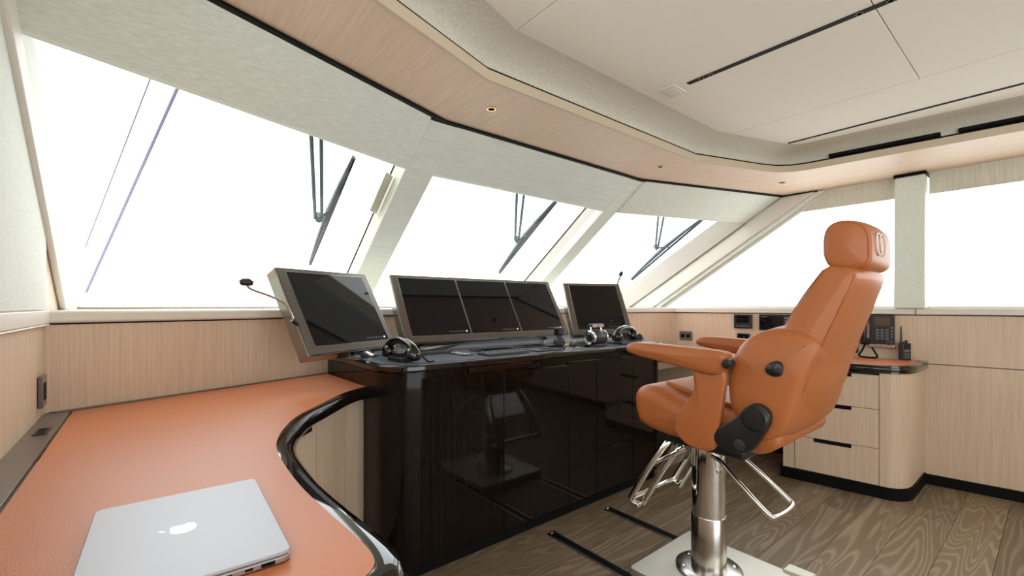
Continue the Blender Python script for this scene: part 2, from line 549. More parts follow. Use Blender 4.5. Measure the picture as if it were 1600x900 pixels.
# side post, side windows, blinds
def side_box(mb, y0, y1, z0, z1, d0, d1):
    mb.hexa([(xr(y, z) + d, y, z) for z in (z0, z1) for y, d in ((y0, d0), (y0, d1), (y1, d1), (y1, d0))])
mb = MB(); side_box(mb, .535, .68, ZS, 1.918, -.03, .14)
sp = mb.build('trim_5', 'fabric', bevel=.006)
struct(sp, 'upright fabric covered post between the right side windows', 'post')
mb = MB(); side_box(mb, .53, .685, 1.918, 1.936, -.034, .14); mb.build('shadow_cap', 'black', sp)
for k, (y0, y1, lab) in enumerate([(.68, 2.3, 'large side window behind the orange chair'), (-2.3, .535, 'side window at the right edge of the view')]):
    w = thing('window_%d' % (4 + k), lab, 'window', (xr(y0, ZS) + .1, y0, ZS), kind='structure')
    mb = MB()
    if k == 0:
        # pane clipped by the raked pillar
        pz = []
        for z in (ZS, 1.937):
            yv = 1.33 + KS * (ZT - z) - .2
            pz.append((yv, z))
        a = [(xr(y0, ZS) + .11, y0, ZS), (xr(pz[0][0], ZS) + .11, pz[0][0], ZS), (xr(pz[1][0], 1.937) + .11, pz[1][0], 1.937), (xr(y0, 1.937) + .11, y0, 1.937)]
        mb.hexa([(p[0], p[1], p[2]) for p in a] + [(p[0] + .008, p[1], p[2]) for p in a])
    else:
        side_box(mb, y0, y1, ZS, 1.937, .11, .118)
    mb.build('pane', 'glass', w, smooth=0)
    mb = MB(); side_box(mb, y0, min(y1, 2.1), ZS, ZS + .012, .07, .13); mb.build('frame', 'white', w)
for y0, y1, lab in [(.69, 1.36, 'woven roller blind drawn up above the side window behind the chair'), (-2.3, .525, 'woven roller blind drawn up at the right edge above the side window')]:
    mb = MB(); side_box(mb, y0, y1, 1.807, 1.936, .045, .052)
    mb2 = mb.build('roller_blind', 'blind', smooth=0)
    tag(mb2, lab, 'blind', 'side window blinds')
    mb = MB(); side_box(mb, y0, y1, 1.800, 1.808, .042, .055); q = mb.build('hem_bar', 'blind', mb2)

# aft wall; its unseen glazed door is added to bring in daylight
wa = MB().box(-.4, -.2, -2.7, -2.6, 0, 2.12).box(2.2, 4.3, -2.7, -2.6, 0, 2.12).box(-.2, 2.2, -2.7, -2.6, 1.98, 2.12).build('wall_back', 'wood', smooth=0)
struct(wa, 'pale oak wall at the back of the bridge', 'wall')
w8 = thing('added_door_1', 'glazed sliding door added at the back of the bridge for daylight', 'door', (1.0, -2.65, 0), kind='structure')
for k in range(3):
    MB().box(-.2 + k * .8, .6 + k * .8, -2.654, -2.646, .04, 1.98).build('pane', 'glass', w8, smooth=0)
    MB().box(-.2 + k * .8, -.17 + k * .8, -2.67, -2.63, 0, 1.98).build('stile', 'steel', w8)


# windscreen: three windows with pelmet, pane, mullions
MW = .07
spans = [(LW, 1.04 - MW), (1.04 + MW, 2.51 - MW + .01), (2.51 + MW - .01, 3.74)]
names = ['windscreen pane at the left above the desk', 'middle windscreen pane above the wide monitor', 'windscreen pane at the right beside the raked pillar']
for i, (x0, x1) in enumerate(spans):
    w = thing('window_%d' % (i + 1), names[i], 'window', shear((x0 + x1) / 2, 0, ZS), kind='structure')
    xe = x1 + (.1 if i == 2 else 0)
    mb = MB().hexa([shear(x0, GD, ZS), shear(xe, GD, ZS), shear(xe, GD + .012, ZS), shear(x0, GD + .012, ZS),
                    shear(x0, GD, 1.965), shear(xe, GD, 1.965), shear(xe, GD + .012, 1.965), shear(x0, GD + .012, 1.965)])
    mb.build('pane', 'glass', w, smooth=0)
    g = .003
    mb = MB().hexa([shear(x0 + g, 0, 1.76), shear(x1 - g, 0, 1.76), shear(x1 - g, (.035), 1.76), shear(x0 + g, (.035), 1.76),
                    shear(x0 + g, 0, 1.9275), shear(x1 - g, 0, 1.9275), shear(x1 - g, (.035), 1.9275), shear(x0 + g, (.035), 1.9275)])
    mb.build('pelmet', 'fabric', w, bevel=.004)
    xg0, xg1 = x0 + .01, x1 - .01
    mb = MB().hexa([shear(xg0, GD - .02, ZS), shear(xg1, GD - .02, ZS), shear(xg1, GD + .02, ZS), shear(xg0, GD + .02, ZS),
                    shear(xg0, GD - .02, ZS + .012), shear(xg1, GD - .02, ZS + .012), shear(xg1, GD + .02, ZS + .012), shear(xg0, GD + .02, ZS + .012)])
    mb.build('frame', 'white', w)
for n_, xm, lab in [(6, 1.04, 'raked fabric covered mullion between left and middle windscreen panes'), (7, 2.51, 'raked fabric covered mullion between middle and right windscreen panes')]:
    hw = .0775 if n_ == 6 else .065
    def line(x, s, z): return (x, 1.755 + KS * (ZT - z) + s, z)
    mb = MB().hexa([line(xm - hw, -.002, ZS), line(xm + hw, -.002, ZS), line(xm + hw - .0, GD * .35, ZS), line(xm - hw, GD * .35, ZS),
                    line(xm - hw, -.002, 1.926), line(xm + hw, -.002, 1.926), line(xm + hw, GD * .35, 1.926), line(xm - hw, GD * .35, 1.926)])
    m_ = struct(mb.build('trim_%d' % n_, 'fabric', bevel=.004), lab, 'mullion')
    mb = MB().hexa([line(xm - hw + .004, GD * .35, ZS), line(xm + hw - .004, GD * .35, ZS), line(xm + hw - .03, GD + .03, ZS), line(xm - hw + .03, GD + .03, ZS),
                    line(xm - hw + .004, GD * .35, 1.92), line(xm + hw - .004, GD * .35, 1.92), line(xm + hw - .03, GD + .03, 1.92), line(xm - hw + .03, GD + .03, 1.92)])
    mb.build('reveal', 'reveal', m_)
    for s_ in (-1, 1):
        MB().tube([line(xm + s_ * (hw - .022), GD - .012, ZS + .002), line(xm + s_ * (hw - .022), GD - .012, 1.92)], .004, 6).build('gasket', 'black', m_)
# folded blind end by the first mullion
mb = MB().hexa([shear(.905, .12, 1.60), shear(.965, .16, 1.60), shear(.965, .175, 1.60), shear(.905, .135, 1.60),
                shear(.905, .12, 1.755), shear(.965, .16, 1.755), shear(.965, .175, 1.755), shear(.905, .135, 1.755)])
tag(mb.build('blind_guide', 'blind', bevel=.003), 'small beige blind end hanging at the top right of the left windscreen', 'blind')

# ------------------------------------------------------------------ soffit and ceiling
IN = [(.13, -2.6), (.13, .75), (.16, .93), (.24, 1.05), (.34, 1.13), (.476, 1.19), (.974, 1.349), (2.455, 1.345), (2.95, 1.185), (3.06, 1.135),
      (3.125, 1.07), (3.155, .99), (3.165, .90), (3.245, .115), (3.35, -2.6)]
OUT = [(3.95, -2.6), (3.95, 1.62), (2.51, 2.1), (1.04, 2.1), (LW - .08, 1.65), (LW - .08, -2.6)]
so = MB().prism(IN + OUT, ZT, 1.972).build('trim_8', 'soffit', smooth=0)
struct(so, 'pale oak soffit bordering the ceiling', 'soffit')
MB().sweep(IN, [(-.001, ZT - .002), (.012, ZT - .002), (.012, 1.974), (-.001, 1.974)], -1).build('edge_band', 'band', so, smooth=25)
MB().sweep(IN, [(-.03, 1.974), (.006, 1.974), (.006, 1.984), (-.03, 1.984)], -1).build('shadow_gap', 'black', so)
GP = [(LW, fx(LW)), (1.04, 1.755), (2.51, 1.755), (3.74, fx(3.74)), (3.758, 1.12)]
MB().sweep(GP, [(.03, 1.927), (.03, 1.9365), (-.006, 1.9365), (-.006, 1.927)], 1).build('shadow_gap', 'black', so)

ce = MB().box(-.4, 4.2, -2.7, 1.95, 2.078, 2.12).build('ceiling', 'ceil', smooth=0)
struct(ce, 'cream fabric ceiling with curved edge', 'ceiling')
for x0, x1, y0, y1 in [(-.3, .998, -2.6, 1.5), (1.001, 2.528, .3825, 1.5), (1.001, 2.528, -2.6, .3795), (2.531, 3.7, -2.6, 1.5)]:
    MB().box(x0, x1, y0, y1, 2.06, 2.0775).build('ceiling_panel', 'ceil', ce, bevel=.0015, seg=1)
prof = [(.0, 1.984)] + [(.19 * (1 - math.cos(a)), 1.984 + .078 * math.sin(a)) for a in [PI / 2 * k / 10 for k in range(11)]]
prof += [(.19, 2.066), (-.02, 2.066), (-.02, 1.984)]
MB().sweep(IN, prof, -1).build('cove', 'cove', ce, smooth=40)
# black vents above the soffit edge, right
for y0, y1, lab in [(.88, .40, 'black air slot in the ceiling edge, nearer the corner'), (.335, -2.2, 'black air slot in the ceiling edge at the right of the view')]:
    def xs(y): return 3.165 + (.90 - y) * .1019
    mb = MB().hexa([(xs(y0) - .02, y0, 1.985), (xs(y0) + .01, y0, 1.985), (xs(y1) + .01, y1, 1.985), (xs(y1) - .02, y1, 1.985),
                    (xs(y0) - .02, y0, 2.005), (xs(y0) + .01, y0, 2.005), (xs(y1) + .01, y1, 2.005), (xs(y1) - .02, y1, 2.005)])
    tag(mb.build('air_vent', 'black', bevel=.003), lab, 'vent', 'air slots along the ceiling edge')
for xs_, wd, spots, lab in [(1.81, .024, (.96, .92, .42, .34), 'long black light slot along the middle of the ceiling'), (2.93, .018, (.97, .90, .27, .19), 'thin black light slot near the right ceiling edge')]:
    t = thing('light_slot', lab, 'light slot', (xs_, -.8, 2.058), 'ceiling light slots')
    MB().box(xs_ - wd / 2, xs_ + wd / 2, -2.5, 1.02, 2.0575, 2.0605).build('channel', 'black', t)
    for ys in spots:
        MB().lathe([(.0105 * wd / .024, 2.0562), (.0105 * wd / .024, 2.058), (.008 * wd / .024, 2.058), (.008 * wd / .024, 2.0562)], (xs_, ys, 0), 16).build('spot_ring', 'key', t)
t = thing('ceiling_detector', 'small square white detector plate on the ceiling', 'detector', (1.816, 1.10, 2.055))
MB().box(1.765, 1.867, 1.06, 1.14, 2.054, 2.061).build('plate', 'white', t, bevel=.003)
MB().box(1.778, 1.854, 1.073, 1.127, 2.051, 2.055).build('inner_plate', 'sill', t, bevel=.002)
MB().lathe([(.012, 2.048), (.014, 2.052)], (1.826, 1.10, 0), 16).build('sensor', 'white', t)
for (dx, dy, lab) in [(1.133, 1.53, 'small lit amber downlight in the oak soffit above the left mullion'), (2.388, 1.522, 'small lit amber downlight in the oak soffit above the right monitor'), (3.336, 1.199, 'small lit amber downlight in the oak soffit near the raked pillar')]:
    t = thing('downlight', lab, 'downlight', (dx, dy, ZT), 'soffit downlights')
    MB().lathe([(.021, ZT - .003), (.021, ZT + .001), (.014, ZT + .001), (.014, ZT - .003)], (dx, dy, 0), 20).build('ring', 'brass', t)
    MB().lathe([(.0139, ZT - .0012), (.0139, ZT + .001)], (dx, dy, 0), 20).build('lamp', 'amber', t)

# ------------------------------------------------------------------ wipers and stays outside
wip = [((.559, 2.058, 1.824), (.607, 2.075, 1.823), (.725, 2.526, 1.535), (.787, 2.171, 1.798), (.761, 2.842, 1.322), 'slate windscreen wiper outside the left pane'),
       ((1.872, 2.22, 1.805), (1.939, 2.227, 1.8), (2.158, 2.56, 1.554), (2.227, 2.219, 1.806), (2.211, 2.855, 1.337), 'slate windscreen wiper outside the middle pane'),
       ((3.186, 2.019, 1.805), (3.241, 2.002, 1.804), (3.507, 2.242, 1.574), (3.62, 1.874, 1.805), (3.592, 2.578, 1.319), 'slate windscreen wiper outside the right pane')]
upv = Vector((0, .594, .805))
for a, b, hub, b0, b1, lab in wip:
    a, b, hub, b0, b1 = [Vector(p) + upv * (.05 + .0) for p in (a, b, hub, b0, b1)]
    t = thing('windscreen_wiper', lab, 'wiper', hub, 'windscreen wipers')
    for p, q in ((a, hub + Vector((-.02, 0, 0))), (b, hub + Vector((.015, 0, 0)))):
        MB().tube([p + (p - q).normalized() * .16, q], .0095, 8).build('arm', 'wiper', t)
    MB().tube([hub - upv * .012, hub + upv * .03], .02, 12).build('hub', 'wiper', t)
    d = (b1 - b0)
    n_ = d.cross(upv).normalized()
    mid = b0 + d * .5
    MB().tube([b0, b0 + d * .25 + upv * .012, mid + upv * .02, b0 + d * .75 + upv * .012, b1], [.006, .014, .019, .014, .006], 8).build('blade_bridge', 'wiper', t)
    MB().tube([b0 - upv * .015, b1 - upv * .015], .010, 6).build('blade_rubber', 'plastic', t)
    MB().tube([hub, hub * .4 + (b0 + d * .45) * .6, b0 + d * .45], .007, 8).build('link', 'wiper', t)
for p, q, r, lab in [((-.321, 4.411, 1.252), (.115, 3.11, 2.264), .009, 'thin violet stay cable outside the left windscreen, the darker one'),
                     ((-.43, 4.402, 1.20), (.0, 3.081, 2.27), .004, 'very thin pale stay cable outside, left of the darker one')]:
    p, q = Vector(p), Vector(q)
    tag(MB().tube([p + (p - q) * .05, q + (q - p) * .15], r, 6).build('stay_cable', 'cable'), lab, 'cable', 'stay cables outside')

# ------------------------------------------------------------------ port desk
LE = [(.732, 1.864), (.605, 1.781), (.462, 1.617), (.36, 1.491), (.298, 1.372), (.26, 1.271), (.24, 1.187), (.229, 1.082),
      (.224, .906), (.232, .741), (.239, .642), (.238, .594), (.229, .567), (.205, .55), (.15, .545)]
LC = smooth_open(LE, 5)
DZ = .76
BULL = [(-.004, DZ), (.018, DZ), (.031, DZ - .004), (.040, DZ - .013), (.044, DZ - .024), (.040, DZ - .035), (.028, DZ - .043), (-.004, DZ - .044)]
desk = thing('fitted_desk', 'fitted desk with orange leather top and black gloss edge, laptop on it', 'desk', (.1, 1.3, 0))
MB().prism([(-.185, 2.02), (.70, 2.325), (.713, 1.852)] + LC[1:] + [(-.185, .545)], DZ - .03, DZ + .0012).build('leather_top', 'leather_desk', desk, smooth=0)
MB().prism([(LW + .001, 2.005), (.703, 2.333), (.713, 1.85)] + offset(LC, .004)[1:] + [(LW + .001, .52)], DZ - .044, DZ - .002).build('core', 'gloss', desk, smooth=0)
ext = LC + [(LW + .001, .545)]
MB().sweep(ext, BULL, 1).build('gloss_edge', 'gloss', desk, smooth=60)
MB().box(LW + .001, -.191, .5, 2.02, DZ - .03, DZ + .003).build('back_border', 'taupe', desk, bevel=.001)
MB().prism([(LW + .01, 2.012), (.70, 2.338), (.70, 2.326), (-.22, 1.998)], DZ - .02, DZ + .006).build('back_joint', 'taupe', desk, smooth=0)
# curved cabinet doors below
CC = offset(LC, .02, -1)
acc = [0]
for i in range(len(CC) - 1): acc.append(acc[-1] + math.dist(CC[i], CC[i + 1]))
tot = acc[-1]


def sub(c, a0, a1):
    out = []
    def at(d):
        for i in range(len(c) - 1):
            if acc[i + 1] >= d:
                f = (d - acc[i]) / max(1e-9, acc[i + 1] - acc[i])
                return (c[i][0] + (c[i + 1][0] - c[i][0]) * f, c[i][1] + (c[i + 1][1] - c[i][1]) * f)
        return c[-1]
    out.append(at(a0))
    out += [c[i] for i in range(len(c)) if a0 + .004 < acc[i] < a1 - .004]
    out.append(at(a1))
    return out
MB().sweep(CC, [(-.03, .06), (-.018, .06), (-.018, DZ - .045), (-.03, DZ - .045)], 1).build('carcass', 'dark', desk, smooth=40)
MB().sweep(CC, [(-.06, 0), (-.02, 0), (-.02, .06), (-.06, .06)], 1).build('plinth', 'black', desk, smooth=40)
cuts = [0.0, .13, .36, .66, .96, 1.26, tot]
for i in range(len(cuts) - 1):
    c = sub(CC, cuts[i] + .0015, cuts[i + 1] - .0015)
    top = DZ - .047 if i not in (2,) else DZ - .047
    MB().sweep(c, [(-.017, .065), (0, .065), (0, top), (-.017, top)], 1).build('door', 'wood', desk, smooth=40)
c = sub(CC, .40, .54)
MB().sweep(c, [(-.002, DZ - .085), (.004, DZ - .085), (.004, DZ - .05), (-.002, DZ - .05)], 1).build('finger_slot', 'black', desk, smooth=40)
# sockets on the port wall
for (yc, zc, hh, hy, lab) in [(1.925, .845, .047, .036, 'dark wall socket on the left wall above the desk')]:
    t = thing('wall_socket', lab, 'socket', (LW, yc, zc))
    MB().box(LW + .001, LW + .012, yc - hy, yc + hy, zc - hh, zc + hh).build('plate', 'taupe', t, bevel=.003)
    MB().box(LW + .010, LW + .0135, yc - hy * .55, yc + hy * .55, zc - hh * .55, zc + hh * .55).build('insert', 'black', t, bevel=.002)
t = thing('cable_outlet', 'small black outlet set in the dark border of the left desk', 'socket', (-.218, 1.72, DZ + .003))
MB().box(-.232, -.204, 1.68, 1.76, DZ + .003, DZ + .006).build('plate', 'plastic', t, bevel=.001)
MB().box(-.226, -.210, 1.69, 1.75, DZ + .006, DZ + .0068).build('insert', 'black', t)

# laptop (closed)
lx0, lx1, ly0, ly1 = -.068, .153, .648, .960
lap = thing('laptop', 'closed silver laptop lying on the orange desk', 'laptop', (.04, .80, DZ + .0012))
MLp = Matrix.Translation((.0425, .804, 0)) @ Matrix.Rotation(math.radians(-1.5), 4, 'Z') @ Matrix.Translation((-.0425, -.804, 0))


def rrect(x0, x1, y0, y1, r, k=6):
    out = []
    for cx, cy, a in ((x1 - r, y1 - r, 0), (x0 + r, y1 - r, 90), (x0 + r, y0 + r, 180), (x1 - r, y0 + r, 270)):
        for i in range(k + 1):
            w = math.radians(a + 90 * i / k); out.append((cx + r * math.cos(w), cy + r * math.sin(w)))
    return out
z0 = DZ + .0013
MB(MLp).prism(rrect(lx0, lx1, ly0, ly1, .012), z0 + .0015, z0 + .0105).build('base', 'alu_dark', lap, bevel=.002)
lid = MB(MLp).prism(rrect(lx0, lx1, ly0, ly1, .012), z0 + .0112, z0 + .0158).build('lid', 'alu', lap, bevel=.0015)
for px_, py_ in ((lx0 + .02, ly0 + .02), (lx1 - .02, ly0 + .02), (lx0 + .02, ly1 - .02), (lx1 - .02, ly1 - .02)):
    MB(MLp).lathe([(.007, z0), (.007, z0 + .0016)], (px_, py_, 0), 12).build('foot', 'black', lap)
for (u, w_, h_) in ((.020, .016, .005), (.045, .009, .003), (.068, .026, .0024)):
    MB(MLp).box(lx1 - u - w_, lx1 - u, ly0 - .0004, ly0 + .002, z0 + .006 - h_ / 2, z0 + .006 + h_ / 2).build('port', 'black', lap)
# fruit emblem: body with bite, leaf; "up" points to -x
body = []
for i in range(48):
    a = 2 * PI * i / 48
    u, v = math.cos(a), math.sin(a)
    r = 1.0 - .16 * max(0, v) ** 6 * (1 if abs(u) < .5 else 0) - .07 * max(0, -v) ** 8
    r *= 1 + .05 * abs(u)
    px_, py_ = u * r * .95, v * r
    d = math.hypot(px_ - 1.18, py_ - .12)
    if d < .5: px_ = 1.18 - math.sqrt(max(0, .25 - (py_ - .12) ** 2))
    body.append((px_, py_))
sc_ = .0175
ecx, ecy = .040, .806
lift = z0 + .0159
MB(MLp).prism([(ecx - v * sc_, ecy + u * sc_) for u, v in body], lift - .0004, lift + .0002).build('emblem', 'logo', lid, smooth=0)
leaf = [(.02, 1.12), (.10, 1.42), (.36, 1.66), (.42, 1.66), (.40, 1.40), (.22, 1.17)]
MB(MLp).prism([(ecx - v * sc_, ecy + u * sc_) for u, v in leaf], lift - .0004, lift + .0002).build('emblem', 'logo', lid, smooth=0)

# ------------------------------------------------------------------ helm console
CB = smooth_open([(.705, 2.33), (.712, 1.95), (.717, 1.76), (.735, 1.69), (.78, 1.638), (.85, 1.62)], 5) + [(2.48, 1.62)] + smooth_open([(2.52, 1.622), (2.585, 1.65), (2.635, 1.71), (2.66, 1.80), (2.69, 2.36)], 4)
CZ = .865
con = thing('helm_console', 'black gloss helm console with doors, standing below the monitors', 'console', (1.7, 1.9, 0))
MB().prism(offset(CB, .012, 1), .06, CZ - .028).build('body', 'ebony', con, smooth=30)
MB().prism(offset(CB, .035, 1), 0, .06).build('plinth', 'black', con, smooth=30)
tp = MB().prism(offset(CB, .012, -1), CZ - .028, CZ).build('top', 'gloss', con, bevel=.007, seg=3)
MB().prism(offset(CB, .016, 1), CZ, CZ + .0015).build('top_mat', 'mat', con, smooth=0)
# curved corner panel and doors
MB().sweep(CB[:26], [(.0125, .075), (0, .075), (0, CZ - .032), (.0125, CZ - .032)], 1).build('corner_panel', 'ebony', con, smooth=30)
for x0, x1, ztop in [(.852, 1.27, .806), (1.273, 1.70, .792), (1.703, 1.92, .806), (2.252, 2.478, .806)]:
    MB().box(x0, x1, 1.620, 1.6325, .075, ztop).build('door', 'ebony', con, bevel=.0015)
for za, zb in [(.075, .30), (.303, .55), (.553, .80)]:
    d_ = MB().box(1.923, 2.249, 1.620, 1.6325, za, zb).build('drawer', 'ebony', con, bevel=.0015)
    MB().box(2.02, 2.15, 1.6185, 1.6215, zb - .018, zb - .001).build('finger_slot', 'black', d_)
MB().box(1.08, 1.44, 1.6185, 1.632, .808, .834).build('fascia_rail', 'gloss', con, bevel=.002)
MB().box(1.42, 1.50, 1.6165, 1.625, .800, .822).build('latch', 'black', con, bevel=.002)

# instruments let into the console top
def flat(name, label, cat, x0, x1, y0, y1, h, mat, group=None, rot=0, extra=None, r=.006):
    cx, cy = (x0 + x1) / 2, (y0 + y1) / 2
    t = thing(name, label, cat, (cx, cy, CZ + .0015), group)
    m = Matrix.Translation((cx, cy, CZ + .0015)) @ Matrix.Rotation(math.radians(rot), 4, 'Z')
    MB(m).prism(rrect(-(x1 - x0) / 2, (x1 - x0) / 2, -(y1 - y0) / 2, (y1 - y0) / 2, r), 0, h).build('housing', mat, t, bevel=.002)
    if extra: extra(m, t)
    return t


def keys(nx, ny, w, d, h, mat='key', s=.011):
    def f(m, t):
        for i in range(nx):
            for j in range(ny):
                u = -w / 2 + w * (i + .5) / nx; v = -d / 2 + d * (j + .5) / ny
                MB(m).box(u - s / 2, u + s / 2, v - s / 2, v + s / 2, h, h + .003).build('key', mat, t)
    return f


def inlay(w, d, h, mat='screen'):
    def f(m, t): MB(m).box(-w / 2, w / 2, -d / 2, d / 2, h - .001, h + .001).build('glass_inlay', mat, t)
    return f
flat('control_tray', 'raised grey tray on the console behind the left handset', 'tray', .98, 1.17, 1.90, 2.0, .016, 'rubber', extra=inlay(.15, .07, .016, 'black'))
flat('keyboard', 'slim grey keyboard panel at the console front edge', 'keyboard', 1.22, 1.47, 1.665, 1.765, .012, 'rubber', extra=keys(10, 3, .23, .08, .012))
flat('instrument_panel', 'flat black control panel behind the keyboard', 'control panel', 1.30, 1.55, 1.83, 1.95, .006, 'plastic', extra=inlay(.2, .09, .006))
flat('instrument_panel', 'flat black control panel under the middle of the wide monitor', 'control panel', 1.62, 1.82, 1.87, 1.98, .006, 'plastic', extra=inlay(.16, .08, .006))
flat('touch_pad', 'flat grey touch pad panel right of the keyboard', 'control panel', 1.53, 1.73, 1.67, 1.77, .008, 'rubber', extra=inlay(.07, .05, .008, 'black'))
flat('button_strip', 'narrow strip of pale buttons left of the keyboard', 'control panel', 1.14, 1.20, 1.76, 1.90, .005, 'plastic', extra=keys(2, 5, .05, .13, .005, 'logo', .008))
flat('switch_block', 'small black switch standing on the touch pad panel', 'switch', 1.705, 1.75, 1.75, 1.785, .016, 'black')
flat('key_pad', 'small keypad with raised buttons under the right handset', 'keypad', 2.20, 2.40, 1.66, 1.78, .014, 'rubber', extra=keys(4, 2, .16, .08, .014, 'plastic', .02))
flat('yellow_tag', 'small yellow tag lying on the console by the joystick', 'tag', 1.875, 1.925, 1.80, 1.83, .012, 'yellow')
flat('small_switch', 'small black switch in front of the round dome', 'switch', 1.925, 1.955, 1.685, 1.715, .014, 'black')

# joystick
t = thing('joystick', 'black joystick with square grip on the console', 'joystick', (1.80, 1.79, CZ + .0015))
jx, jy, jz = 1.80, 1.79, CZ + .0015
MB().lathe([(.042, jz), (.042, jz + .008), (.032, jz + .014)], (jx, jy, 0), 24).build('base', 'plastic', t)
MB().lathe([(.030, jz + .012), (.034, jz + .03), (.030, jz + .045), (.018, jz + .058), (.016, jz + .075)], (jx, jy, 0), 20).build('boot', 'rubber', t)
MB().prism(rrect(jx - .023, jx + .023, jy - .023, jy + .023, .009), jz + .068, jz + .112).build('grip', 'plastic', t, bevel=.005)
MB().box(jx - .012, jx + .012, jy - .012, jy + .012, jz + .1118, jz + .1135).build('cap', 'rubber', t)
# dome (trackball cover)
t = thing('dome_control', 'low grey dome control beside the throttle', 'dial', (1.93, 1.76, CZ + .0015))
MB().lathe([(.055, jz), (.055, jz + .006), (.048, jz + .022), (.03, jz + .034), (.006, jz + .039)], (1.93, 1.765, 0), 28).build('dome', 'rubber', t, smooth=60)
MB().lathe([(.060, jz), (.060, jz + .003), (.054, jz + .003)], (1.93, 1.765, 0), 28).build('ring', 'steel', t)
# throttle
tx, ty = 2.03, 1.715
t = thing('throttle', 'chrome and black twin throttle lever unit on the console', 'throttle', (tx, ty, CZ + .0015))
MB().prism(rrect(tx - .055, tx + .055, ty - .04, ty + .04, .01), jz, jz + .016).build('base', 'rubber', t, bevel=.004)
MB().lathe([(.038, tx - .05), (.040, tx - .045), (.040, tx + .045), (.038, tx + .05)], (0, ty, jz + .050), 28, 'x').build('drum', 'rubber', t)
for s in (-1, 1):
    MB().lathe([(.030, tx + s * .049), (.043, tx + s * .049), (.043, tx + s * .058), (.036, tx + s * .061), (.030, tx + s * .058)], (0, ty, jz + .050), 28, 'x').build('end_ring', 'chrome', t)
    MB().lathe([(.029, tx + s * .050), (.027, tx + s * .057), (.008, tx + s * .060)], (0, ty, jz + .050), 24, 'x').build('end_cap', 'plastic', t)
    MB().tube([(tx + s * .045, ty, jz + .085), (tx + s * .045, ty + .004, jz + .118)], .0055, 10).build('lever', 'chrome', t)
    MB().prism(rrect(tx + s * .026 - .024, tx + s * .026 + .024, ty - .013, ty + .02, .006), jz + .108, jz + .130).build('handle', 'rubber', t, bevel=.005)
    MB().box(tx + s * .026 - .024, tx + s * .026 + .024, ty - .0145, ty - .011, jz + .110, jz + .128).build('handle_trim', 'chrome', t)


def handset(label, c, yaw, cradle=True, cord=None):
    m = Matrix.Translation(c) @ Matrix.Rotation(math.radians(yaw), 4, 'Z') @ Matrix.Scale(1.2, 4)
    t = thing('handset', label, 'handset', c, 'telephone handsets on the console')
    if cradle:
        MB(m).prism(rrect(-.05, .05, -.028, .028, .01), 0, .016).build('cradle', 'plastic', t, bevel=.004)
        MB(m).box(-.03, .03, -.02, .02, .014, .030).build('cradle_post', 'plastic', t, bevel=.004)
    p = [(-.098, 0, .030), (-.085, 0, .050), (-.05, 0, .066), (0, 0, .072), (.05, 0, .066), (.085, 0, .050), (.098, 0, .030)]
    h = MB(m).tube(smooth_open(p, 4), [.012] * 2 + [.016] * 21 + [.012] * 2, 12, squash=.8).build('handle', 'gloss', t, smooth=60)
    for s in (-1, 1):
        MB(m).lathe([(.020, .008), (.028, .014), (.028, .034), (.020, .050), (.006, .054)], (s * .082, 0, 0), 20).build('ear_piece', 'gloss', t, smooth=60)
    if cord:
        MB().tube(smooth_open(cord, 6), .0035, 6).build('cord', 'black', t)
    return t
handset('glossy black handset on the left end of the console', (.835, 1.775, CZ + .0015), 94, cord=[(.868, 1.675, .90), (.885, 1.66, .885), (.90, 1.65, .8695), (.93, 1.66, .8695)])
handset('black handset resting across the keypad on the right of the console', (2.31, 1.72, CZ + .014), 8, cradle=False, cord=[(2.40, 1.73, .92), (2.46, 1.735, .89), (2.52, 1.75, .873)])
t = thing('coiled_cord', 'black coiled cord lying at the right end of the console', 'cord', (2.58, 1.83, CZ + .0015))
pts = []
for k in range(60):
    a = k * .55
    pts.append((2.565 + .055 * math.cos(a) * (1 - k / 200), 1.84 + .075 * math.sin(a) * (1 - k / 240), CZ + .008 + .0006 * k))
MB().tube(pts, .0055, 6).build('coil', 'plastic', t)


